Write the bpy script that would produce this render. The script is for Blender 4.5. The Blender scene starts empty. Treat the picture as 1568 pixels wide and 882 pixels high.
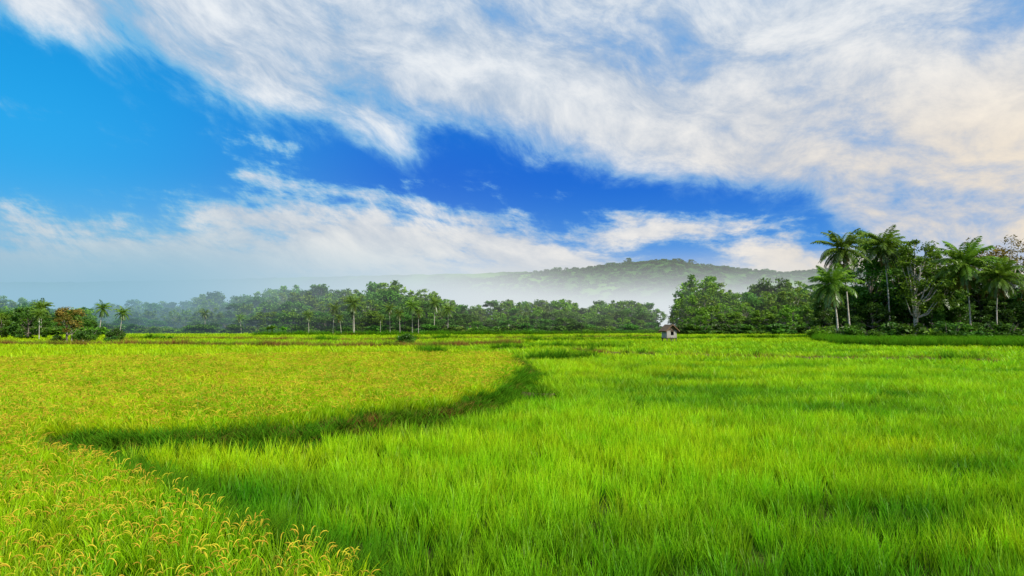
import bpy, bmesh, math, random
import numpy as np
from mathutils import Vector
random.seed(7); rng=np.random.default_rng(7)
sc=bpy.context.scene
sc.view_settings.view_transform='Standard'; sc.view_settings.look='None'; sc.view_settings.exposure=0; sc.view_settings.gamma=1
F=1045.0; HOR=498.0; CH=3.0
P=math.atan((HOR-441)/F)
def ray(px,py):
    dx=(px-784)/F; dy=(441-py)/F
    return (dx, math.cos(P)-dy*math.sin(P), math.sin(P)+dy*math.cos(P))
def g(px,py,z=0.0):
    r=ray(px,py); t=(z-CH)/r[2]; return (r[0]*t, r[1]*t)
def at(px,y): return (px-784)/F*y
def hz(py,y):
    r=ray(784,py); return CH+r[2]/r[1]*y
class N:
    def __init__(s,nt): s.nt=nt; nt.nodes.clear()
    def new(s,t,**k):
        n=s.nt.nodes.new(t)
        for a,b in k.items(): setattr(n,a,b)
        return n
    def put(s,inp,v):
        if isinstance(v,bpy.types.NodeSocket): s.nt.links.new(v,inp)
        elif v is not None:
            if inp.type=='RGBA' and len(v)==3: v=(*v,1)
            inp.default_value=v
    def m(s,op,a,b=None,c=None,clamp=False):
        n=s.new('ShaderNodeMath',operation=op,use_clamp=clamp)
        s.put(n.inputs[0],a)
        if b is not None: s.put(n.inputs[1],b)
        if c is not None: s.put(n.inputs[2],c)
        return n.outputs[0]
    def ss(s,x,a,b,lo=0.0,hi=1.0,typ='SMOOTHSTEP'):
        n=s.new('ShaderNodeMapRange',interpolation_type=typ)
        s.put(n.inputs[0],x); s.put(n.inputs[1],a); s.put(n.inputs[2],b); s.put(n.inputs[3],lo); s.put(n.inputs[4],hi)
        return n.outputs[0]
    def mix(s,f,a,b,bt='MIX'):
        n=s.new('ShaderNodeMix',data_type='RGBA',blend_type=bt)
        s.put(n.inputs[0],f); s.put(n.inputs[6],a); s.put(n.inputs[7],b)
        return n.outputs[2]
    def comb(s,x,y,z):
        n=s.new('ShaderNodeCombineXYZ')
        for i,v in enumerate((x,y,z)): s.put(n.inputs[i],v)
        return n.outputs[0]
    def sep(s,v):
        n=s.new('ShaderNodeSeparateXYZ'); s.put(n.inputs[0],v); return n.outputs
    def noise(s,v,scale,detail=5,rough=0.55,dist=0.0):
        n=s.new('ShaderNodeTexNoise'); s.put(n.inputs['Vector'],v)
        n.inputs['Scale'].default_value=scale; n.inputs['Detail'].default_value=detail
        n.inputs['Roughness'].default_value=rough; n.inputs['Distortion'].default_value=dist
        return n.outputs[0]
    def curve(s,x,pts):
        n=s.new('ShaderNodeFloatCurve'); s.put(n.inputs['Value'],x)
        c=n.mapping.curves[0]; n.mapping.use_clip=False
        c.points[0].location=pts[0]; c.points[1].location=pts[-1]
        for p in pts[1:-1]: c.points.new(*p)
        n.mapping.update(); return n.outputs[0]
# ---------------- world
W=bpy.data.worlds.new("World"); sc.world=W; W.use_nodes=True
n=N(W.node_tree)
SUN=Vector((0.60,-0.55,0.62)).normalized()
sky=n.new('ShaderNodeTexSky',sky_type='NISHITA'); sky.sun_disc=False
sky.sun_elevation=math.asin(SUN.z); sky.sun_rotation=math.atan2(SUN.x,SUN.y)
tc=n.new('ShaderNodeTexCoord'); X,Y,Z=n.sep(tc.outputs['Generated'])
az=n.m('ARCTAN2',X,Y); el=n.m('ARCSINE',Z)
def ae(px,py):
    r=Vector(ray(px,py)).normalized(); return (math.atan2(r.x,r.y), math.asin(r.z))
def cpts(l):
    out=[]
    for px,py in l:
        a,e=ae(px,py); out.append(((a+1.0)/2.0, e/0.8))
    return out
azn=n.m('MULTIPLY_ADD',az,0.5,0.5,clamp=True)
up=n.m('MULTIPLY',n.curve(azn,cpts([(-500,-60),(0,58),(150,108),(300,174),(450,202),(600,212),(750,228),(850,254),(1000,284),(1120,322),(1220,350),(1310,400),(1600,450),(2000,460)])),0.8)
lo=n.m('MULTIPLY',n.curve(azn,cpts([(-500,330),(0,300),(200,326),(300,288),(380,253),(470,264),(560,290),(700,316),(800,314),(950,344),(1250,348),(1600,350),(2000,340)])),0.8)
wv=n.comb(n.m('MULTIPLY',az,2.2),n.m('MULTIPLY',el,4.0),0.3)
w1=n.m('SUBTRACT',n.noise(wv,1.5,2,0.4),0.5)
slope=n.m('MULTIPLY_ADD',az,-0.25,0.28)
s0=n.m('ADD',el,n.m('MULTIPLY',az,slope))
s1=n.m('MULTIPLY_ADD',w1,0.14,s0)
fb=n.noise(n.comb(az,n.m('MULTIPLY',s1,2.0),0.6),3.3,6,0.52)
fbf=n.noise(n.comb(az,n.m('MULTIPLY',s1,1.7),2.7),10.0,8,0.68,0.15)
fl=n.noise(n.comb(az,n.m('MULTIPLY_ADD',w1,0.12,n.m('MULTIPLY',n.m('MULTIPLY_ADD',az,0.10,el),3.4)),5.0),4.2,7,0.60)
d1=n.m('SUBTRACT',el,up)
d1c=n.m('SUBTRACT',n.m('MINIMUM',n.m('MULTIPLY',d1,12.0),0.86),n.ss(d1,0.10,0.30,0.0,0.24))
den1=n.m('ADD',d1c,n.m('MULTIPLY_ADD',n.m('SUBTRACT',fb,0.5),2.7,n.m('MULTIPLY',n.m('SUBTRACT',fbf,0.5),1.5)))
c1=n.ss(den1,-0.35,1.05)
d2c=n.m('MINIMUM',n.m('SUBTRACT',lo,el),0.075)
den2=n.m('ADD',n.m('MULTIPLY',d2c,10.0),n.m('MULTIPLY_ADD',n.m('SUBTRACT',fl,0.5),4.0,n.m('MULTIPLY',n.m('SUBTRACT',fbf,0.5),2.0)))
c2=n.ss(den2,-0.28,0.88)
wisp=n.ss(n.m('ADD',n.m('MULTIPLY',fl,0.6),n.m('MULTIPLY',fbf,0.4)),0.50,0.74,0.0,0.55)
cl=n.m('MAXIMUM',n.m('MAXIMUM',c1,c2),wisp,clamp=True)
right=n.ss(az,-0.66,-0.08)
blue=n.mix(right,(0.010,0.39,0.86),(0.0,0.140,0.68))
topd=n.ss(el,0.22,0.40)
blue=n.mix(n.m('MULTIPLY',topd,0.6),blue,(0.0,0.24,0.68))
low=n.ss(el,0.22,0.06)
blue=n.mix(n.m('MULTIPLY',low,0.55),blue,(0.08,0.44,0.86))
skyc=n.mix(1.0,sky.outputs[0],(0.10,0.10,0.10),'MULTIPLY')
clear=n.mix(0.04,blue,skyc)
lum=n.ss(n.m('ADD',n.m('MULTIPLY',fb,0.55),n.m('MULTIPLY',fbf,0.6)),0.45,0.76)
cool=n.mix(lum,(0.40,0.52,0.68),(0.84,0.88,0.92))
warm=n.mix(lum,(0.60,0.61,0.65),(0.95,0.88,0.79))
wf=n.m('MULTIPLY',n.ss(az,-0.35,0.55),n.ss(el,0.50,0.12),clamp=True)
wf=n.m('MAXIMUM',wf,n.m('MULTIPLY',n.ss(el,0.26,0.10),0.66))
cc=n.mix(wf,cool,warm)
peach=n.m('MULTIPLY',n.ss(az,0.22,0.68),n.ss(el,0.38,0.08))
cc=n.mix(n.m('MULTIPLY',peach,0.85),cc,(0.97,0.81,0.59))
mid=n.mix(n.ss(az,-0.6,0.1),(0.14,0.48,0.80),(0.14,0.37,0.74))
col=n.mix(n.ss(cl,0.0,0.42),clear,mid)
col=n.mix(n.ss(cl,0.15,1.0),col,cc)
hcol=n.mix(n.ss(az,-0.65,0.1),(0.36,0.56,0.72),(0.66,0.67,0.69))
hcol=n.mix(n.ss(az,0.10,0.62),hcol,(0.94,0.80,0.64))
col=n.mix(n.ss(el,0.115,0.04,0,0.80),col,hcol)
col=n.mix(n.ss(el,-0.01,-0.06),col,(0.12,0.2,0.05))
bg=n.new('ShaderNodeBackground'); bg.inputs['Strength'].default_value=0.1
n.nt.links.new(n.mix(1.0,col,(10,10,10),'MULTIPLY'),bg.inputs['Color'])
ow=n.new('ShaderNodeOutputWorld'); n.nt.links.new(bg.outputs[0],ow.inputs[0])
# ---------------- sun + camera
L=bpy.data.lights.new("sun",'SUN'); L.energy=4.8; L.angle=math.radians(0.5); L.color=(1,0.95,0.84)
so=bpy.data.objects.new("sun",L); sc.collection.objects.link(so)
so.rotation_euler=SUN.to_track_quat('Z','Y').to_euler(); so.location=(60,-60,80)
cam=bpy.data.cameras.new("camera"); cam.lens=24; cam.sensor_width=36; cam.clip_end=20000
co=bpy.data.objects.new("camera",cam); sc.collection.objects.link(co)
co.location=(0,0,CH); co.rotation_euler=(math.pi/2+P,0,0); sc.camera=co
# ---------------- materials
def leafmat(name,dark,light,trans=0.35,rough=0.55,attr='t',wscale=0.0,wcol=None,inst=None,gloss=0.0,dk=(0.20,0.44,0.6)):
    m=bpy.data.materials.new(name); m.use_nodes=True; n=N(m.node_tree)
    a=n.new('ShaderNodeAttribute',attribute_name=attr)
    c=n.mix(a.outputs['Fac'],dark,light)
    if wcol:
        geo=n.new('ShaderNodeNewGeometry')
        f=n.ss(n.noise(geo.outputs['Position'],wscale,1,0.6),0.40,0.64)
        c=n.mix(f,c,n.mix(1.0,c,wcol,'MULTIPLY'))
    oi=n.new('ShaderNodeObjectInfo')
    hs=n.new('ShaderNodeHueSaturation'); n.put(hs.inputs['Color'],c)
    n.put(hs.inputs['Hue'],n.ss(oi.outputs['Random'],0,1,0.482,0.512,'LINEAR'))
    n.put(hs.inputs['Value'],n.ss(oi.outputs['Random'],0,1,0.72,1.26,'LINEAR'))
    c=hs.outputs[0]
    if inst:
        ia=n.new('ShaderNodeAttribute',attribute_name='yel',attribute_type='INSTANCER')
        c=n.mix(ia.outputs['Fac'],c,n.mix(1.0,c,inst,'MULTIPLY'))
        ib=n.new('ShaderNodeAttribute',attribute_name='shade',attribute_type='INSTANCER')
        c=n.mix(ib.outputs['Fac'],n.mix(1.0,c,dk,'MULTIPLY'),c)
    pb=n.new('ShaderNodeBsdfDiffuse'); n.put(pb.inputs['Color'],c); last=pb.outputs[0]
    tr=n.new('ShaderNodeBsdfTranslucent'); n.put(tr.inputs['Color'],c)
    mx=n.new('ShaderNodeMixShader'); mx.inputs[0].default_value=trans
    n.nt.links.new(last,mx.inputs[1]); n.nt.links.new(tr.outputs[0],mx.inputs[2]); last=mx.outputs[0]
    if gloss:
        gl=n.new('ShaderNodeBsdfGlossy'); gl.inputs['Roughness'].default_value=rough; gl.inputs['Color'].default_value=(1,1,1,1)
        m2=n.new('ShaderNodeMixShader'); m2.inputs[0].default_value=gloss
        n.nt.links.new(last,m2.inputs[1]); n.nt.links.new(gl.outputs[0],m2.inputs[2]); last=m2.outputs[0]
    o=n.new('ShaderNodeOutputMaterial'); n.nt.links.new(last,o.inputs[0]); return m
def solid(name,a,b,scale=3.0,rough=0.85,stretch=(1,1,1),bump=0.3):
    m=bpy.data.materials.new(name); m.use_nodes=True; n=N(m.node_tree)
    t=n.new('ShaderNodeTexCoord'); mp=n.new('ShaderNodeMapping'); mp.inputs['Scale'].default_value=stretch
    n.nt.links.new(t.outputs['Object'],mp.inputs[0])
    f=n.noise(mp.outputs[0],scale,6,0.65)
    c=n.mix(n.ss(f,0.35,0.65),a,b)
    pb=n.new('ShaderNodeBsdfPrincipled'); n.put(pb.inputs['Base Color'],c); pb.inputs['Roughness'].default_value=rough
    bu=n.new('ShaderNodeBump'); bu.inputs['Strength'].default_value=bump; bu.inputs['Distance'].default_value=0.05
    n.nt.links.new(f,bu.inputs['Height']); n.nt.links.new(bu.outputs[0],pb.inputs['Normal'])
    o=n.new('ShaderNodeOutputMaterial'); n.nt.links.new(pb.outputs[0],o.inputs[0]); return m
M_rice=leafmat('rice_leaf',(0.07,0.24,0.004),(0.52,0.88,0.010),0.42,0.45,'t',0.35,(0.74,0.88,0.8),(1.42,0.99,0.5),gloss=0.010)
M_ear=leafmat('rice_ear',(0.52,0.54,0.03),(0.72,0.44,0.05),0.25,0.6)
M_dry=leafmat('dry_grass',(0.12,0.06,0.014),(0.34,0.19,0.05),0.2,0.7,'t',0.5,(0.6,1.3,0.6))
M_weed=leafmat('weed_grass',(0.025,0.08,0.006),(0.12,0.32,0.010),0.35,0.5)
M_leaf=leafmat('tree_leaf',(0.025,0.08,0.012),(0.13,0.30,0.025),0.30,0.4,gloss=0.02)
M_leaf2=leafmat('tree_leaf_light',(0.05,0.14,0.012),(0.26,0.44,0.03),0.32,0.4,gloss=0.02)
M_leafo=leafmat('tree_leaf_brown',(0.13,0.12,0.02),(0.36,0.26,0.06),0.3,0.6)
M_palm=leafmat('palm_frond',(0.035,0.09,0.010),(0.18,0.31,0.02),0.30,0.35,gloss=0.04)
M_palmd=leafmat('palm_frond_dry',(0.16,0.09,0.03),(0.34,0.2,0.07),0.2,0.7)
M_ban=leafmat('banana_leaf',(0.10,0.24,0.015),(0.22,0.45,0.03),0.4,0.4)
M_bark=solid('bark',(0.10,0.075,0.055),(0.26,0.22,0.18),2.0,0.9,(1,1,0.3))
M_bark2=solid('pale_bark',(0.32,0.27,0.22),(0.56,0.52,0.46),1.5,0.9,(1,1,3))
class Buf:
    def __init__(s): s.v=[];s.f=[];s.t=[];s.m=[];s.n=0
    def add(s,v,f,t,m):
        v=np.asarray(v,float); f=np.asarray(f,int)
        s.v.append(v); s.f.append(f+s.n); s.t.append(np.broadcast_to(np.asarray(t,float),(len(v),)).copy()); s.m.append(np.full(len(f),m)); s.n+=len(v)
    def mesh(s,name,mats,smooth=False):
        v=np.concatenate(s.v); f=np.concatenate(s.f); t=np.concatenate(s.t); mi=np.concatenate(s.m)
        me=bpy.data.meshes.new(name); me.vertices.add(len(v)); me.vertices.foreach_set('co',v.ravel())
        me.loops.add(f.size); me.loops.foreach_set('vertex_index',f.ravel())
        me.polygons.add(len(f)); me.polygons.foreach_set('loop_start',np.arange(len(f))*4)
        me.polygons.foreach_set('material_index',mi)
        me.update(calc_edges=True)
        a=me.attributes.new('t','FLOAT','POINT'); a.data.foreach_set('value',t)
        for m in mats: me.materials.append(m)
        if smooth: me.polygons.foreach_set('use_smooth',np.ones(len(f),bool))
        me.validate(); return me
def tube(b,pts,rad,m,k=7,t=0.5):
    pts=[Vector(p) for p in pts]; V=[];Fc=[]
    for i,p in enumerate(pts):
        d=(pts[min(i+1,len(pts)-1)]-pts[max(i-1,0)]).normalized()
        a=d.cross(Vector((0.3,1,0.1))).normalized(); c=d.cross(a)
        for j in range(k):
            th=2*math.pi*j/k; V.append(p+(a*math.cos(th)+c*math.sin(th))*rad[i])
    for i in range(len(pts)-1):
        for j in range(k): Fc.append((i*k+j,i*k+(j+1)%k,(i+1)*k+(j+1)%k,(i+1)*k+j))
    b.add([tuple(v) for v in V],Fc,t,m)
def leaves(b,cen,rad,cnt,size,m,R,shade=None,flat=0.7):
    p=R.normal(size=(cnt,3)); p/=np.linalg.norm(p,axis=1)[:,None]
    p*= (R.random(cnt)**0.45)[:,None]*rad*(0.8+0.5*R.random((cnt,1))); p[:,2]*=flat; p+=np.asarray(cen)
    nrm=R.normal(size=(cnt,3)); nrm[:,2]=np.abs(nrm[:,2])+0.5; nrm/=np.linalg.norm(nrm,axis=1)[:,None]
    a=np.cross(nrm,R.normal(size=(cnt,3))); a/=np.linalg.norm(a,axis=1)[:,None]; c=np.cross(nrm,a)
    s=size*(0.6+0.8*R.random(cnt))[:,None]
    V=np.stack([p-a*s,p-c*s*0.45+nrm*s*0.15,p+a*s,p+c*s*0.45+nrm*s*0.15],1).reshape(-1,3)
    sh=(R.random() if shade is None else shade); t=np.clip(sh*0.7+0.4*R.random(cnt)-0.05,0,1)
    b.add(V,np.arange(cnt*4).reshape(-1,4),np.repeat(t,4),m)
def broadleaf(name,H,Wd,seed,base=0.3,nc=60,lpc=85,size=0.33,mat=M_leaf,bark=M_bark,rad=0.115,sparse=1.0,lop=0.3):
    R=np.random.default_rng(seed); b=Buf()
    lx,ly=R.normal(size=2)*H*0.05
    pts=[(lx*u**2+0.15*math.sin(u*5+seed),ly*u**2,H*0.82*u) for u in np.linspace(0,1,9)]
    r0=H*0.016+0.05
    tube(b,pts,[r0*(1.25-u*1.05)+(0.12 if u==0 else 0) for u in np.linspace(0,1,9)],0,8)
    lobes=[(R.random()*6.28,0.6+0.7*R.random()) for _ in range(5)]
    for i in range(nc):
        u=R.random(); hh=base+(1-base)*u
        prof=math.sin(math.pi*min(1,0.20+0.74*u))**0.6
        th=R.random()*6.283
        lb=1+lop*sum(math.cos(th-a)*w for a,w in lobes)/2
        rr=Wd*0.5*prof*lb*(0.3+0.7*math.sqrt(R.random()))
        c=np.array([rr*math.cos(th)+lx*u,rr*math.sin(th)+ly*u,H*hh*0.93+R.normal()*H*0.035])
        cr=H*rad*(0.5+0.8*R.random())
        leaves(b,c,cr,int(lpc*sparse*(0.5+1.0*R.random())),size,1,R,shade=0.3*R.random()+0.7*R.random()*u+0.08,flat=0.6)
        if i%3==0:
            k=min(0.95,max(0.25,hh*0.7)); j=pts[int(k*8)]
            mid=(np.array(j)+c)/2+np.array([0,0,-0.05*H])
            tube(b,[j,tuple(mid),tuple(c)],[r0*0.45,r0*0.3,r0*0.1],0,5)
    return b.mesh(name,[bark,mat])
def frond(b,org,azm,el0,Ln,R,m,seg=9,lw=0.13,npair=30,droop=1.0,ll=1.0):
    p=Vector(org); pts=[p.copy()]; e=el0; st=Ln/seg
    for i in range(seg):
        e-=droop*(0.05+0.20*(i/seg)) *(1.0 if e>-1.2 else 0)
        p=p+Vector((math.cos(azm)*math.cos(e),math.sin(azm)*math.cos(e),math.sin(e)))*st; pts.append(p.copy())
    tube(b,pts,[0.05*(1-0.85*i/seg) for i in range(seg+1)],m,3,0.8)
    V=[];Fc=[];k=0
    side=Vector((-math.sin(azm),math.cos(azm),0))
    for i in range(npair):
        u=0.08+0.92*(i+0.5)/npair; x=u*seg; j=min(seg-1,int(x)); q=pts[j].lerp(pts[j+1],x-j); tg=(pts[j+1]-pts[j]).normalized()
        ln=ll*1.05*math.sin(math.pi*(0.16+0.76*u))**0.6*(0.85+0.3*R.random())
        for sgn in (1,-1):
            dr=(side*sgn*0.8+tg*0.65+Vector((0,0,-0.1-0.7*R.random()*droop))).normalized()
            tip=q+dr*ln+Vector((0,0,-0.18*ln)); mid=q+dr*ln*0.5+Vector((0,0,0.02))
            w=tg*lw*0.5
            V+= [q-w,mid-w*1.1,tip,mid+w*1.1]; Fc.append((k,k+1,k+2,k+3)); k+=4
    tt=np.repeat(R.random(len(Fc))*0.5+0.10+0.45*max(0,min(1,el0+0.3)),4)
    b.add([tuple(v) for v in V],Fc,np.clip(tt,0,1),m)
def palm(name,H,Ln,seed,lean=(0,0),nf=26,lw=0.14,dry=3,npair=30,ll=1.0):
    R=np.random.default_rng(seed); b=Buf()
    us=np.linspace(0,1,14)
    pts=[(lean[0]*u**1.7+0.12*math.sin(4*u+seed),lean[1]*u**1.7,H*u) for u in us]
    tube(b,pts,[0.15+0.17*math.exp(-u*9)-0.05*u for u in us],0,9)
    top=pts[-1]
    for i in range(nf):
        u=(i+0.5)/nf; e=1.40-2.3*u+R.normal()*0.12
        frond(b,top,i*2.39996+R.normal()*0.2,e,Ln*(0.8+0.3*R.random())*(0.85+0.2*math.sin(math.pi*u)),R,1,npair=npair,lw=lw,droop=0.5+0.5*R.random(),ll=ll)
    for i in range(dry):
        frond(b,top,R.random()*6.28,-1.0,Ln*0.75,R,2,npair=18,lw=lw,droop=0.8,ll=ll)
    for i in range(7):
        th=i*0.9; c=(top[0]+0.3*math.cos(th),top[1]+0.3*math.sin(th),top[2]-0.25-0.1*(i%2))
        tube(b,[(c[0],c[1],c[2]+0.14),(c[0],c[1],c[2]+0.07),(c[0],c[1],c[2]-0.07),(c[0],c[1],c[2]-0.15)],[0.03,0.12,0.12,0.02],1,6,0.9)
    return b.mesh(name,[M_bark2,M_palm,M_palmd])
def bushmesh(name,Wd,H,seed,mat=M_leaf,size=0.16,nc=16,lpc=110):
    R=np.random.default_rng(seed); b=Buf()
    for i in range(5):
        th=R.random()*6.28; tube(b,[(0,0,-0.05),(0.2*Wd*math.cos(th),0.2*Wd*math.sin(th),H*0.4),(0.32*Wd*math.cos(th),0.32*Wd*math.sin(th),H*0.75)],[0.05,0.035,0.01],0,5)
    for i in range(nc):
        th=R.random()*6.28; rr=Wd*0.38*math.sqrt(R.random())
        leaves(b,(rr*math.cos(th),rr*math.sin(th),H*(0.15+0.65*R.random()*(1-rr/Wd))),min(Wd,H)*0.24,lpc,size,1,R)
    return b.mesh(name,[M_bark,mat])
def banana(name,H,seed):
    R=np.random.default_rng(seed); b=Buf()
    for q in range(3):
        ox,oy=R.normal(size=2)*0.5; h=H*(0.7+0.3*R.random())
        tube(b,[(ox,oy,0),(ox,oy,h*0.3),(ox,oy,h*0.55)],[0.14,0.11,0.07],0,7)
        for i in range(8):
            a=i*2.4+R.random(); e=1.25-0.09*i; p=Vector((ox,oy,h*0.5)); pts=[p.copy()]
            for s in range(7):
                p=p+Vector((math.cos(a)*math.cos(e),math.sin(a)*math.cos(e),math.sin(e)))*h*0.085; e-=0.22; pts.append(p.copy())
            sd=Vector((-math.sin(a),math.cos(a),-0.2)); sd2=Vector((math.sin(a),-math.cos(a),-0.2)); V=[]
            for s,pp in enumerate(pts):
                w=0.30*h/4*math.sin(math.pi*(0.05+0.93*s/7))*1.2
                V+=[tuple(pp+sd*w),tuple(pp),tuple(pp+sd2*w)]
            Fc=[]
            for s in range(7):
                Fc+=[(s*3,s*3+1,s*3+4,s*3+3),(s*3+1,s*3+2,s*3+5,s*3+4)]
            b.add(V,Fc,R.random(),1)
    return b.mesh(name,[M_weed,M_ban])
def obj(name,me,loc=(0,0,0),rot=0,scl=1.0,parent=None):
    o=bpy.data.objects.new(name,me); sc.collection.objects.link(o); o.location=loc; o.rotation_euler=(0,0,rot)
    o.scale=(scl,)*3 if not hasattr(scl,'__len__') else scl
    if parent: o.parent=parent
    return o
def empty(name,loc=(0,0,0)):
    o=bpy.data.objects.new(name,None); sc.collection.objects.link(o); o.location=loc; return o
_T=rng.random((256,256))
def vn(x,y,s=1.0,o=0):
    x=np.asarray(x)*s+o*17.3+500; y=np.asarray(y)*s+o*9.1+500
    xi=np.floor(x).astype(int); yi=np.floor(y).astype(int); fx=x-xi; fy=y-yi; fx=fx*fx*(3-2*fx); fy=fy*fy*(3-2*fy)
    a=_T[xi%256,yi%256]; b=_T[(xi+1)%256,yi%256]; c=_T[xi%256,(yi+1)%256]; d=_T[(xi+1)%256,(yi+1)%256]
    return (a*(1-fx)+b*fx)*(1-fy)+(c*(1-fx)+d*fx)*fy
def fbm(x,y,s,o=0): return (vn(x,y,s,o)+0.5*vn(x,y,s*2.1,o+1)+0.25*vn(x,y,s*4.3,o+2)+0.12*vn(x,y,s*8.7,o+3))/1.87
# ---------------- field layout
def line(l,z=0.3): return np.array([g(a,b,z) for a,b in l])
B1=line([(640,930),(590,880),(500,838),(430,808),(330,768),(250,738),(170,712),(105,698),(84,690),(120,688),(230,690),(350,682),(480,670),(600,652),(700,636),(775,614),(800,594),(812,574),(800,559),(780,550),(720,543),(655,538)])
B2=line([(-150,529),(60,530),(190,529),(330,531),(430,533),(520,534),(640,532),(720,529),(790,526)])
B3=line([(870,536),(930,541),(1040,544),(1150,547),(1290,549),(1460,551),(1530,554)])
B4=line([(790,522),(900,521),(1020,519.5),(1120,518),(1250,517)])
B5=line([(190,520),(330,519),(520,522),(700,519),(900,517),(1000,516)])
B6=line([(1255,521),(1300,528),(1400,531),(1500,531),(1640,535)])
B7=line([(812,550),(850,549),(900,548)]); B8=line([(400,513.5),(700,513),(1000,511),(1250,510)])
B9=line([(800,603),(850,606)])
B10=line([(640,545),(670,548)]); B11=line([(760,534),(860,531),(960,533)])
lines=[(B1,0.66,0.56,0.46),(B2,1.0,2.4,1.0),(B3,0.5,1.5,0.7),(B4,0.7,1.5,0.4),(B5,0.9,2.0,0.7),(B6,1.0,2.1,0.05),(B7,0.7,1.5,0.1),(B8,1.5,2.2,0.3),(B9,0.4,1.1,0.1),(B10,0.5,1.45,0.1),(B11,0.5,1.5,0.2)]
def pdist(x,y,L):
    d=np.full(x.shape,1e9)
    for i in range(len(L)-1):
        a=L[i];b=L[i+1];ab=b-a; t=np.clip(((x-a[0])*ab[0]+(y-a[1])*ab[1])/(ab@ab),0,1)
        d=np.minimum(d,np.hypot(x-a[0]-t*ab[0],y-a[1]-t*ab[1]))
    return d
def inpoly(x,y,Pl):
    c=np.zeros(x.shape,bool); j=len(Pl)-1
    for i in range(len(Pl)):
        xi,yi=Pl[i]; xj,yj=Pl[j]
        k=((yi>y)!=(yj>y))&(x<(xj-xi)*(y-yi)/(yj-yi+1e-12)+xi); c^=k; j=i
    return c
polyL=np.concatenate([B1,B2[::-1][2:],line([(-900,529)]),np.array([[-60,2.5],[-60,-6],[-0.5,-6],[-0.7,3]])])
grove=line([(1240,512),(1255,521),(1300,527),(1400,530),(1500,530),(1700,533),(1700,508),(1240,506)],0)
RAISE=0.48
def gz(x,y):
    x=np.asarray(x,float); y=np.asarray(y,float)
    s=np.where(inpoly(x,y,polyL),1,-1)*pdist(x,y,B1)
    t=np.clip((s+0.45)/1.2,0,1); z=RAISE*t*t*(3-2*t)
    fade=np.clip((100-y)/50,0,1)*np.clip((y-4)/16,0.35,1); return z*fade
# ---------------- ground sheet
def ground_mat():
    m=bpy.data.materials.new('paddy_ground'); m.use_nodes=True; n=N(m.node_tree)
    geo=n.new('ShaderNodeNewGeometry'); pos=geo.outputs['Position']; x,y,z=n.sep(pos)
    f=n.noise(pos,0.8,6,0.6); c=n.mix(n.ss(f,0.4,0.6),(0.05,0.065,0.014),(0.08,0.12,0.018))
    g2=n.noise(pos,0.02,5,0.6); c2=n.mix(n.ss(g2,0.4,0.6),(0.10,0.24,0.01),(0.17,0.27,0.015))
    c=n.mix(n.ss(y,150,260),c,c2)
    pb=n.new('ShaderNodeBsdfDiffuse'); n.put(pb.inputs['Color'],c)
    bu=n.new('ShaderNodeBump'); bu.inputs['Strength'].default_value=0.6; bu.inputs['Distance'].default_value=0.08
    n.nt.links.new(f,bu.inputs['Height']); n.nt.links.new(bu.outputs[0],pb.inputs['Normal'])
    o=n.new('ShaderNodeOutputMaterial'); n.nt.links.new(pb.outputs[0],o.inputs[0]); return m
xs=np.concatenate([[-9000,-2000,-600,-250,-140,-90,-60,-45],np.arange(-34,14,0.35),[14,18,25,40,60,90,140,250,600,2000,9000]])
ys=np.concatenate([[-9000,-2000,-500,-100,-30,-8,0],np.arange(2,34,0.35),np.arange(34,100,1.5),[100,120,150,200,300,600,2000,9000]])
XX,YY=np.meshgrid(xs,ys); ZZ=gz(XX,YY); b=Buf(); idx=np.arange(XX.size).reshape(XX.shape)
b.add(np.stack([XX,YY,ZZ],-1).reshape(-1,3),np.stack([idx[:-1,:-1],idx[:-1,1:],idx[1:,1:],idx[1:,:-1]],-1).reshape(-1,4),0.5,0)
obj('ground',b.mesh('ground',[ground_mat()],True))
# ---------------- rice prototypes
def clump(name,seed,nb,hmin,hmax,width,lean,arch,mats,ears=0,spread=0.05,seg=4):
    R=np.random.default_rng(seed); b=Buf(); V=[];Fc=[];T=[];k=0
    ws=[0.6,1.0,0.95,0.6,0.05] if seg==4 else [0.7,1.0,0.75,0.05]
    for i in range(nb):
        a=R.random()*6.283; r=spread*math.sqrt(R.random()); p=np.array([r*math.cos(a),r*math.sin(a),0.0])
        th=lean*(0.15+R.random()); h=hmin+(hmax-hmin)*R.random(); a2=a+R.normal()*0.6
        w=width*(0.7+0.6*R.random()); fa=R.random()*6.283
        sd=np.array([math.cos(fa),math.sin(fa),0]); dirh=np.array([math.cos(a2),math.sin(a2),0])
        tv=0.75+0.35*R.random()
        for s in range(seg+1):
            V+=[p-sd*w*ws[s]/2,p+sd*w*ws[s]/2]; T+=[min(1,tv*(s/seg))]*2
            if s<seg: Fc.append((k+2*s,k+2*s+1,k+2*s+3,k+2*s+2))
            p=p+(dirh*math.sin(th)+np.array([0,0,math.cos(th)]))*h/seg; th+=arch*(0.2+R.random())*(0.4+s*0.5)*4/seg
        k+=2*(seg+1)
    b.add(V,Fc,T,0)
    for i in range(ears):
        a=R.random()*6.283; h=hmax*(0.70+0.18*R.random()); r=0.05+0.08*R.random()
        p=Vector((r*math.cos(a),r*math.sin(a),h)); th=0.4; pts=[p.copy()]
        for s in range(4):
            p=p+Vector((math.cos(a)*math.sin(th),math.sin(a)*math.sin(th),math.cos(th)))*0.032; th+=0.5; pts.append(p.copy())
        tube(b,pts,[0.002,0.005,0.006,0.005,0.002],1,4,R.random())
    me=b.mesh(name,mats); return bpy.data.objects.new(name,me)
pc=bpy.data.collections.new('rice_plants')
specs=[]
for i in range(4): specs.append(clump('a%d_green'%i,10+i,30,0.26,0.55,0.0108,0.27,0.13,[M_rice],spread=0.09))
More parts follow.
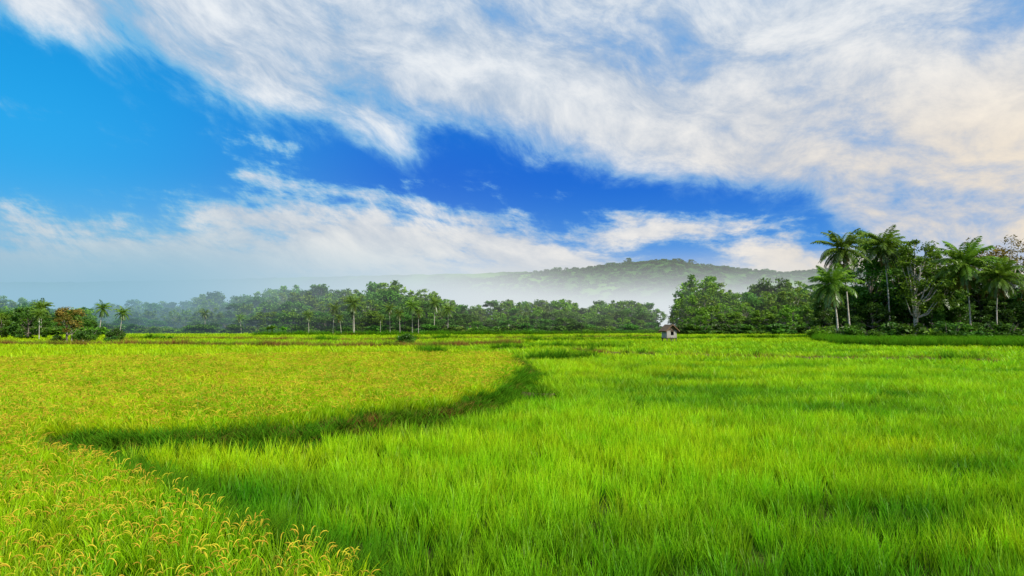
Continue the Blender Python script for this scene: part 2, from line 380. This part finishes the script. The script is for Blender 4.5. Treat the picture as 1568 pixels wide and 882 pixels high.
for i in range(4): specs.append(clump('b%d_ripe'%i,20+i,28,0.28,0.52,0.0112,0.36,0.26,[M_rice,M_ear],ears=3,spread=0.09))
for i in range(2): specs.append(clump('c%d_dry'%i,30+i,26,0.25,0.55,0.013,0.6,0.2,[M_dry],spread=0.10))
for i in range(2): specs.append(clump('d%d_weed'%i,40+i,30,0.30,0.80,0.015,0.45,0.22,[M_weed],spread=0.10))
for i in range(2): specs.append(clump('e%d_far'%i,50+i,18,0.28,0.60,0.019,0.26,0.14,[M_rice],spread=0.08,seg=3))
for o in specs: pc.objects.link(o)
def gn_inst(name,pts,rot,scl,idx,coll,extra={}):
    me=bpy.data.meshes.new(name); me.vertices.add(len(pts)); me.vertices.foreach_set('co',np.asarray(pts,float).ravel())
    for nm,tp,ar,key in (('rot','FLOAT_VECTOR',rot,'vector'),('scl','FLOAT_VECTOR',scl,'vector'),('idx','INT',idx,'value')):
        a=me.attributes.new(nm,tp,'POINT'); a.data.foreach_set(key,np.asarray(ar).ravel())
    for nm,ar in extra.items():
        a=me.attributes.new(nm,'FLOAT','POINT'); a.data.foreach_set('value',np.asarray(ar,float))
    o=obj(name,me); nt=bpy.data.node_groups.new(name,'GeometryNodeTree')
    nt.interface.new_socket('Geometry',in_out='INPUT',socket_type='NodeSocketGeometry'); nt.interface.new_socket('Geometry',in_out='OUTPUT',socket_type='NodeSocketGeometry')
    gi=nt.nodes.new('NodeGroupInput'); go=nt.nodes.new('NodeGroupOutput')
    ip=nt.nodes.new('GeometryNodeInstanceOnPoints'); ci=nt.nodes.new('GeometryNodeCollectionInfo')
    ci.inputs['Collection'].default_value=coll; ci.inputs['Separate Children'].default_value=True; ci.inputs['Reset Children'].default_value=True
    def na(nm,tp):
        q=nt.nodes.new('GeometryNodeInputNamedAttribute'); q.data_type=tp; q.inputs['Name'].default_value=nm; return q.outputs['Attribute']
    nt.links.new(gi.outputs[0],ip.inputs['Points']); nt.links.new(ci.outputs[0],ip.inputs['Instance'])
    ip.inputs['Pick Instance'].default_value=True
    nt.links.new(na('idx','INT'),ip.inputs['Instance Index']); nt.links.new(na('rot','FLOAT_VECTOR'),ip.inputs['Rotation']); nt.links.new(na('scl','FLOAT_VECTOR'),ip.inputs['Scale'])
    nt.links.new(ip.outputs[0],go.inputs[0])
    md=o.modifiers.new('scatter','NODES'); md.node_group=nt; return o
D0=26.0; d_=13.0
def dens(d): return np.where(d<d_,D0,D0*(d_/np.maximum(d,1e-3))**1.5)
cand=[]; yy=2.5
while yy<330:
    dy=max(0.5,yy*0.04); hw=0.84*(yy+dy)+4; D=float(dens(np.array(yy)))
    c=int(D*dy*2*hw); cand.append(np.stack([rng.uniform(-hw,hw,c),rng.uniform(yy,yy+dy,c)],1)); yy+=dy
C=np.concatenate(cand)
ex=[]
for Ln,w,h,dr in lines:
    for i in range(len(Ln)-1):
        a,c=Ln[i],Ln[i+1]; l=np.hypot(*(c-a)); dm=float(np.hypot(*(a+c))/2); k=int(l*w*2*float(dens(np.array(dm)))*(2.0 if dm<60 else 5.0))
        t=rng.random(k)[:,None]; ex.append(a+(c-a)*t+rng.uniform(-w,w,(k,2)))
ex=np.concatenate(ex); isx=np.concatenate([np.zeros(len(C),bool),np.ones(len(ex),bool)]); C=np.concatenate([C,ex]); x,y=C[:,0],C[:,1]
wx=x+(vn(x,y,0.6,5)-0.5)*0.7; wy=y+(vn(x,y,0.6,6)-0.5)*0.7
bund=np.zeros(len(x),bool); bh=np.zeros(len(x)); bdry=np.zeros(len(x))
for Li,(Ln,w,h,dr) in enumerate(lines):
    ww=w
    if Li==0: ww=np.clip(0.36+0.30*(y-9)/5,0.36,0.66)*(0.65+0.7*vn(x,y,0.9,9)); dr=np.where(y<14,0.18,0.50)
    q=(pdist(wx,wy,Ln)<ww)&~bund; bund|=q; bh[q]=h; bdry[q]=(dr[q] if Li==0 else dr)
left=inpoly(x,y,polyL); ingr=inpoly(x,y,grove)
f1=fbm(x*0.7,y,0.22,2); f2=fbm(x*0.5,y,0.6,8); f3=fbm(x*0.35,y,0.12,12)
far=y>112
yel=np.where(left,0.82+0.4*(f1-0.5),0.12+1.1*np.clip(f3-0.42,0,1)+0.5*np.clip(f2-0.5,0,1))
yel=np.where(far,0.45+0.5*np.clip(vn(x,y,0.03,4)-0.2,0,1),yel)
yel=np.where(left&(y<15),0.60+0.5*(f2-0.5),yel)
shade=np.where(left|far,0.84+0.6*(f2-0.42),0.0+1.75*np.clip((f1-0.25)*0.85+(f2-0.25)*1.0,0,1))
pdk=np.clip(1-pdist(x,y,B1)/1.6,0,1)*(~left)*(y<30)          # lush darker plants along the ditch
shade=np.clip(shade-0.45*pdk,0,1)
thin=(~left)&(~far)&(f2<0.37)&(rng.random(len(x))<0.40)
dd=np.hypot(x,y); sxy=np.sqrt(D0/dens(dd))
zs=np.where(left,1.0,1.02+0.7*(f1-0.45)-0.5*np.clip(0.42-f2,0,1))*(0.82+0.36*rng.random(len(x)))
tp=np.where(left&(rng.random(len(x))<0.85),4+rng.integers(0,4,len(x)),rng.integers(0,4,len(x)))
tp=np.where(dd>55,12+rng.integers(0,2,len(x)),tp)
r=rng.random(len(x))
tp=np.where(bund,np.where(vn(x,y,0.35,3)*0.65+0.35*r<bdry,8+(r*2).astype(int),10+(r*2).astype(int)),tp)
zs=np.where(bund,bh*(0.65+0.6*rng.random(len(x))*(0.6+0.8*vn(x,y,0.7,11))),zs); sxy=np.where(bund,sxy*np.where(dd>60,0.45,0.8),sxy)
tp=np.where(ingr,10+(r*2).astype(int),tp); zs=np.where(ingr,1.0+0.9*r,zs)
keep=~thin&~(isx&~bund)
C=C[keep]; k=len(C); tp=tp[keep]; sxy=sxy[keep]; zs=zs[keep]; yel=yel[keep]; shade=shade[keep]
rot=np.stack([rng.normal(size=k)*0.07,rng.normal(size=k)*0.07,rng.random(k)*6.283],1)
gn_inst('rice_field',np.column_stack([C,gz(C[:,0],C[:,1])]),rot,np.column_stack([sxy,sxy,zs]),tp.astype(np.int32),pc,{'yel':np.clip(yel,0,1),'shade':shade})
print('rice instances',k)
M_soil=solid('bund_soil',(0.05,0.04,0.015),(0.16,0.08,0.03),0.8,0.95)
b=Buf()
for Ln,w,h_,dr in lines[1:]:
    pts=[]
    for i in range(len(Ln)-1):
        a,c=Ln[i],Ln[i+1]; q=max(2,int(np.hypot(*(c-a))/0.8)); pts+= [a+(c-a)*t for t in np.linspace(0,1,q,endpoint=False)]
    pts.append(Ln[-1]); pts=np.array(pts); tg=np.gradient(pts,axis=0); tg/=np.linalg.norm(tg,axis=1)[:,None]; nn=np.stack([-tg[:,1],tg[:,0]],1)
    prof=[(-1.0,-0.02),(-0.55,0.26),(0.0,0.38),(0.55,0.26),(1.0,-0.02)]; V=[]
    for i,p in enumerate(pts):
        for a,h in prof:
            q=p+nn[i]*a*w*0.8; V.append((q[0],q[1],h*(0.8+0.5*vn(q[0],q[1],1.5)) if h>0 else h))
    Fc=[(i*5+j,i*5+j+1,(i+1)*5+j+1,(i+1)*5+j) for i in range(len(pts)-1) for j in range(4)]
    b.add(V,Fc,0.5,0)
obj('paddy_bund',b.mesh('paddy_bund',[M_soil],True))
# ---------------- trees
pt=[broadleaf('tree_mesh_a',15,12,101,0.10,64,70,0.40,M_leaf),
    broadleaf('tree_mesh_b',14,9,102,0.15,56,70,0.38,M_leaf,rad=0.10),
    broadleaf('tree_mesh_c',16,15,103,0.45,50,75,0.38,M_leaf2,rad=0.08),
    broadleaf('tree_mesh_d',12,12,104,0.03,64,75,0.38,M_leaf),
    broadleaf('tree_mesh_e',13,10,105,0.06,60,70,0.38,M_leaf2,rad=0.10)]
ptH=[15,14,16,12,13]
pp=[palm('palm_mesh_a',12,4.3,201,(0.8,0),24,0.24,2,18),palm('palm_mesh_b',10,4.0,202,(-0.9,0.3),24,0.24,2,18)]
bm=[bushmesh('bush_mesh_a',4,2.6,301,M_leaf,0.22,14,80),bushmesh('bush_mesh_b',3.5,2.2,302,M_leaf2,0.22,14,80)]
top=[(-60,455),(0,462),(35,456),(60,460),(90,468),(130,470),(160,464),(200,460),(250,464),(300,458),(370,445),(430,442),(520,443),(600,436),(640,443),(690,458),(735,472),(770,460),(810,462),(850,450),(890,466),(930,460),(960,456),(998,468),(1008,490),(1035,490),(1045,460),(1060,429),(1090,427),(1120,446),(1160,440),(1200,421),(1250,428),(1290,440),(1600,440),(1700,440)]
tx=[a for a,_ in top]; ty=[b_ for _,b_ in top]
R=np.random.default_rng(55)
E=empty('distant_treeline',(0,230,0))
def put(me,px,y,Hm,Ht,rot=None,parent=None,name='tree',wx=1.0):
    s=Ht/Hm; o=bpy.data.objects.new(name,me); sc.collection.objects.link(o)
    o.location=(at(px,y),y,0); o.rotation_euler=(0,0,R.random()*6.28 if rot is None else rot); o.scale=(s*wx,s*wx,s)
    if parent:
        o.parent=parent; o.location=(at(px,y)-parent.location.x,y-parent.location.y,0)
    return o
px=-80
while px<1680:
    tyv=np.interp(px,tx,ty)
    base=235 if px<1010 else 215
    if px<150: base=190
    if not(1003<px<1040):
        for row,(off,hs) in enumerate(((-6,0.50),(8,0.72),(26,0.88),(48,1.0))):
            y=base+off+R.uniform(-6,8); Ht=max(4,(hz(tyv,y))*hs*R.uniform(0.82,1.10)); i=R.integers(0,5)
            if row==0: i=(3,4,0)[R.integers(0,3)]
            if px>1040 and R.random()<0.6: i=(2,4)[R.integers(0,2)]
            put(pt[i],px+R.uniform(-9,9),y,ptH[i],Ht,parent=E,name='crown_tree',wx=R.uniform(0.8,1.3) if Ht>8 else 1.4)
        for q in range(2): put(bm[R.integers(0,2)],px+R.uniform(-9,9),base-12-3*q,2.6,R.uniform(2.0,4.6),parent=E,name='shrub',wx=1.6)
    px+=R.uniform(11,17)*(1 if px<1010 else 1.2)
for px,tpy in ((512,466),(541,472),(596,466),(612,474),(584,480),(641,472),(663,458),(634,462),(683,468),(318,474),(367,480),(158,466),(187,473),(62,464),(472,476),(525,480),(540,458)):
    y=216+R.uniform(-3,3) if px>250 else 178; Ht=hz(tpy+6,y); i=R.integers(0,2); put(pp[i],px+R.uniform(-4,4),y,[12,10][i],Ht,parent=E,name='palm',wx=R.uniform(0.75,0.95))
# right grove
gp=[palm('coconut_mesh_a',18,5.6,211,(-1.3,0.2),38,0.20,4,34,1.2),palm('coconut_mesh_b',18,5.4,212,(-0.9,0.5),40,0.20,3,34,1.2),palm('coconut_mesh_c',14,6.4,213,(-0.8,0),46,0.20,5,36,1.3),palm('coconut_mesh_d',9.5,4.8,214,(-0.6,0),36,0.20,3,30,1.1)]
def gput(name,me,Hm,px,py_top,y,rot=0,wx=1.0): return put(me,px,y,Hm,hz(py_top,y),rot=rot,name=name,wx=wx)
gput('coconut_palm',gp[0],18,1301,380,138)
gput('coconut_palm',gp[1],18,1363,376,145,rot=0.1)
gput('coconut_palm',gp[3],9.5,1281,434,134)
gput('coconut_palm',gp[2],14,1485,403,138)
gput('coconut_palm',gp[2],14,1525,424,134,rot=2.0,wx=0.95)
gput('coconut_palm',gp[3],9.5,1440,440,150,rot=1.0,wx=1.1)
bt=[broadleaf('grove_tree_a',18,8,401,0.28,80,80,0.24,M_leaf2,M_bark2,0.065,1.0,0.5),
    broadleaf('grove_tree_b',15,9,402,0.12,80,100,0.25,M_leaf,M_bark,0.09),
    broadleaf('grove_tree_c',17,11,403,0.45,60,55,0.22,M_leafo,M_bark2,0.07,0.9,0.5),
    broadleaf('grove_tree_d',10,9,404,0.08,70,110,0.22,M_leaf,M_bark,0.11)]
for nm,i,px,tp_,y,rt,wx_ in (('broadleaf_tree',0,1402,360,140,0,1.1),('broadleaf_tree',0,1330,346,154,2,0.9),('broadleaf_tree',1,1328,395,150,1,1.1),('broadleaf_tree',1,1385,395,152,3,1.1),
    ('flowering_tree',2,1550,364,150,0,1.15),('flowering_tree',2,1515,370,156,2,1.0),('flowering_tree',2,1600,362,150,4,1.1),('broadleaf_tree',3,1442,440,150,0,1),('broadleaf_tree',1,1560,402,152,4,1.1),
    ('broadleaf_tree',0,1430,378,150,5,0.9),('broadleaf_tree',3,1305,430,152,2,1.1),('broadleaf_tree',3,1500,425,156,3,1.1),('broadleaf_tree',1,1610,405,140,1,1),('broadleaf_tree',3,1262,450,150,5,0.8),('broadleaf_tree',1,1460,412,158,2,1.1),('broadleaf_tree',3,1410,430,150,1,1.2),('broadleaf_tree',3,1360,430,154,4,1.2),('broadleaf_tree',1,1530,405,158,5,1.1),
    ('broadleaf_tree',0,1380,366,158,1,0.9),('broadleaf_tree',3,1335,462,144,3,1.1),('broadleaf_tree',3,1470,464,146,5,1.1),('broadleaf_tree',3,1545,458,144,1,1.2),('broadleaf_tree',3,1425,468,144,2,1.1)):
    gput(nm,bt[i],[18,15,17,10][i],px,tp_,y,rot=rt,wx=wx_)
E2=empty('grove_undergrowth',(90,140,0))
for px in range(1254,1660,5):
    y=R.uniform(126,148); put(bm[R.integers(0,2)],px,y,2.6,R.uniform(1.4,4.8),parent=E2,name='shrub',wx=R.uniform(0.8,1.3))
bn=banana('banana_mesh',4,501)
for px,y,h in ((1258,130,3.2),(1575,132,3.6),(1545,130,3.0),(230,118,2.2),(262,120,1.8),(415,200,4.5),(435,205,4.0),(250,122,1.8)): put(bn,px,y,4,h,name='banana_plant')
ot=broadleaf('dry_tree_mesh',6,4,601,0.4,26,70,0.18,M_leafo,M_bark,0.12)
put(ot,104,112,6,6.2,name='dry_leaf_tree'); put(pp[1],112,113,10,4.6,name='young_palm',wx=0.8)
lb=bushmesh('field_bush_mesh',4,3,602,M_leaf,0.14,16,200)
for px,y,h,w in ((136,112,3.0,1),(178,114,2.4,1),(172,112,1.6,1),(182,116,3.2,0.6),(625,98,2.3,0.9),(617,98.5,1.8,0.9),(90,112,1.8,1),(122,114,2.0,1)): put(lb,px,y,3,h,name='bush',wx=w)
put(pt[3],45,135,12,7.2,name='broadleaf_tree'); put(pt[4],5,135,13,5.5,name='broadleaf_tree'); put(pp[0],62,130,12,5.2,name='young_palm'); put(pt[3],-40,140,12,8,name='broadleaf_tree')
# ---------------- hills
M_hill=bpy.data.materials.new('forest_hill'); M_hill.use_nodes=True; n=N(M_hill.node_tree)
geo=n.new('ShaderNodeNewGeometry'); f=n.noise(geo.outputs['Position'],0.05,6,0.7); f2=n.noise(geo.outputs['Position'],0.006,3,0.5)
c=n.mix(n.ss(f,0.35,0.65),(0.015,0.05,0.010),(0.06,0.15,0.02)); c=n.mix(n.ss(f2,0.48,0.64),c,(0.12,0.26,0.03))
pb=n.new('ShaderNodeBsdfDiffuse'); n.put(pb.inputs['Color'],c)
o_=n.new('ShaderNodeOutputMaterial'); n.nt.links.new(pb.outputs[0],o_.inputs[0])
def hill(name,yc,crest,depth,x0,x1,nx,ny,bump,low=0):
    xs=np.linspace(x0,x1,nx); cz=np.interp(xs,[at(a,yc) for a,_ in crest],[hz(b_,yc)-low for _,b_ in crest])
    cz=np.convolve(np.pad(cz,4,'edge'),np.ones(9)/9,'valid')
    vs=np.linspace(-1,1,ny); XX,VV=np.meshgrid(xs,vs); YY=yc+VV*depth
    Z=cz[None,:]*np.exp(-(VV*1.7)**2)*(1+0.35*(fbm(XX,YY,1/160.)-0.5)*np.abs(VV)*2)-6*np.abs(VV)
    Z+=bump*(vn(XX,YY,1/14.,3)+0.6*vn(XX,YY,1/7.,5)-0.8)
    idx=np.arange(nx*ny).reshape(ny,nx); Fc=np.stack([idx[:-1,:-1],idx[:-1,1:],idx[1:,1:],idx[1:,:-1]],-1).reshape(-1,4)
    b=Buf(); b.add(np.stack([XX,YY,Z],-1).reshape(-1,3),Fc,0.5,0); me=b.mesh(name,[M_hill],True); obj(name,me); return xs,YY[:,0],Z
crest=[(300,480),(500,460),(640,440),(720,427),(800,418),(870,411),(930,404),(980,399),(1020,396),(1060,402),(1110,408),(1160,413),(1220,416),(1260,410),(1310,412),(1400,420),(1600,425),(1800,440)]
hx,hy,hZ=hill('forested_hill',1100,crest,380,at(250,1100),at(1800,1100),520,150,4,5)
crest2=[(-900,434),(-400,430),(0,433),(150,432),(300,429),(450,425),(600,422),(700,420),(800,417),(1000,425),(1300,420),(1800,430)]
hill('distant_ridge',2100,crest2,400,at(-900,2100),at(1800,2100),400,60,6)
hc=bpy.data.collections.new('hill_trees')
for i in (0,1,3): hc.objects.link(bpy.data.objects.new('h%d'%i,pt[i]))
k=5500; ui=R.random(k)*(len(hx)-2); vi=30+R.random(k)*50; I=ui.astype(int); J=vi.astype(int)
pts=np.stack([hx[I],hy[J],hZ[J,I]-3],1); s=R.uniform(0.32,0.7,k)*(1+0.6*(R.random(k)<0.07))
gn_inst('hill_forest',pts,np.stack([0*s,0*s,R.random(k)*6.28],1),np.stack([s*1.4,s*1.4,s*0.85],1),R.integers(0,3,k).astype(np.int32),hc)
# ---------------- mist
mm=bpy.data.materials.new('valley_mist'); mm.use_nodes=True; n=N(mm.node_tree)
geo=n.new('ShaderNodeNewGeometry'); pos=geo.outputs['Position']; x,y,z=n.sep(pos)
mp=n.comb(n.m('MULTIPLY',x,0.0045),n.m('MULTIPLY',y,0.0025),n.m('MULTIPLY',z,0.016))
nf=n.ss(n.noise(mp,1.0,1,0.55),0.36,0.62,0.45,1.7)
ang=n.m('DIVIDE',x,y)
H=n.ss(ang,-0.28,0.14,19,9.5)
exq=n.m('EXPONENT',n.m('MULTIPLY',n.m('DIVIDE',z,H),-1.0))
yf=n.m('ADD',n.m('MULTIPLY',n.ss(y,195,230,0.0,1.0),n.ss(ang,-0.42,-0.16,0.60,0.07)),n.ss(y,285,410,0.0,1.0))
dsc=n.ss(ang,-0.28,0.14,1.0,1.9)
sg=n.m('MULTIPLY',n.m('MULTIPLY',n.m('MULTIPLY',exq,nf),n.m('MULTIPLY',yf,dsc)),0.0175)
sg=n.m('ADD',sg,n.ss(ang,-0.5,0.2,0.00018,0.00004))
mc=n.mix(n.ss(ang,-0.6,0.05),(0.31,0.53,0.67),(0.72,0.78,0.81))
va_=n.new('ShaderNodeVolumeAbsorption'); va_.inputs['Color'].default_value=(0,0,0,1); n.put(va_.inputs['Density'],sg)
em=n.new('ShaderNodeEmission'); n.put(em.inputs['Color'],mc); n.put(em.inputs['Strength'],sg)  # mist glows in a set colour, standing in for scattered skylight
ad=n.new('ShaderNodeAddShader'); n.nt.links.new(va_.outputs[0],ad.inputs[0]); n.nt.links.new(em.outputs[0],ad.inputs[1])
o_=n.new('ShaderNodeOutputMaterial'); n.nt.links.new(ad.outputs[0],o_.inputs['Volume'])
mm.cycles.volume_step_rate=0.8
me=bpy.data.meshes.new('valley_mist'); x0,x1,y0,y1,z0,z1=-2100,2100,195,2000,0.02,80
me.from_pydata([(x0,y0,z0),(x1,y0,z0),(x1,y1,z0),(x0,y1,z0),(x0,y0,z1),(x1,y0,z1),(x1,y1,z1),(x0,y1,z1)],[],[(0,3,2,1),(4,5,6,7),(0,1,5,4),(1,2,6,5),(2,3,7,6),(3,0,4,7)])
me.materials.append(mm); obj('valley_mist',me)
# ---------------- hut
M_wood=solid('weathered_plank',(0.22,0.20,0.18),(0.50,0.47,0.43),4,0.9,(6,6,0.4))
M_woodd=solid('dark_wood',(0.06,0.045,0.03),(0.14,0.10,0.07),4,0.9)
M_thatch=solid('thatch',(0.10,0.055,0.03),(0.24,0.15,0.09),7,1.0,(1,1,4),0.8)
hy_=112; hx_=at(1024,hy_); hut=empty('field_hut',(hx_,hy_,0)); hut.rotation_euler=(0,0,0.25)
def box(name,c,s,mat,rot=(0,0,0)):
    me=bpy.data.meshes.new(name); bmm=bmesh.new(); bmesh.ops.create_cube(bmm,size=1)
    bmesh.ops.scale(bmm,vec=s,verts=bmm.verts); bmesh.ops.bevel(bmm,geom=bmm.edges[:],offset=min(s)*0.12,segments=1,affect='EDGES'); bmm.to_mesh(me); bmm.free()
    me.materials.append(mat); o=obj(name,me,c); o.rotation_euler=rot; o.parent=hut; return o
for i,(a,c) in enumerate(((-0.8,-0.8),(0.8,-0.8),(-0.8,0.8),(0.8,0.8))): box('post_%d'%(i+1),(a,c,1.1),(0.12,0.12,2.2),M_woodd)
box('floor',(0,0,0.92),(1.9,1.9,0.08),M_woodd)
for i in range(10):
    xx=-0.77+i*0.17
    if 4<=i<=6: box('front_plank_%d'%i,(xx,-0.9,1.17),(0.155,0.04,0.42),M_wood)
    else: box('front_plank_%d'%i,(xx,-0.9,1.55+0.01*(i%2)),(0.155,0.04,1.18),M_wood)
    box('back_plank_%d'%i,(xx,0.9,1.55),(0.155,0.04,1.18),M_wood)
    box('left_plank_%d'%i,(-0.9,xx,1.5),(0.04,0.155,1.08),M_wood); box('right_plank_%d'%i,(0.9,xx,1.5),(0.04,0.155,1.08),M_wood)
box('window_lintel',(0.08,-0.93,2.0),(0.6,0.05,0.1),M_woodd)
for i,s_ in enumerate((-1,1)):
    box('roof_slope_%d'%(i+1),(s_*0.62,0,2.55),(1.62,2.7,0.14),M_thatch,(0,s_*0.72,0))
    for j in range(9): box('thatch_fringe_%d_%d'%(i,j),(s_*1.20,-1.2+j*0.3,2.02),(0.10,0.26,0.22+0.05*(j%3)),M_thatch,(0,s_*0.72,0))
box('ridge_cap',(0,0,3.02),(0.3,2.76,0.16),M_thatch)
for s_ in (-0.95,0.95):
    me=bpy.data.meshes.new('gable'); me.from_pydata([(-0.9,s_,2.14),(0.9,s_,2.14),(0,s_,2.86),(-0.9,s_*0.96,2.14),(0.9,s_*0.96,2.14),(0,s_*0.96,2.86)],[],[(0,1,2),(3,5,4),(0,3,4,1),(1,4,5,2),(2,5,3,0)])
    me.materials.append(M_woodd); o=obj('gable_wall',me); o.parent=hut
box('ladder_rail_1',(-0.3,-1.25,0.5),(0.06,0.06,1.2),M_woodd,(-0.5,0,0)); box('ladder_rail_2',(0.1,-1.25,0.5),(0.06,0.06,1.2),M_woodd,(-0.5,0,0))
for i in range(3): box('rung_%d'%i,(-0.1,-1.42+i*0.16,0.25+i*0.28),(0.42,0.05,0.05),M_woodd)
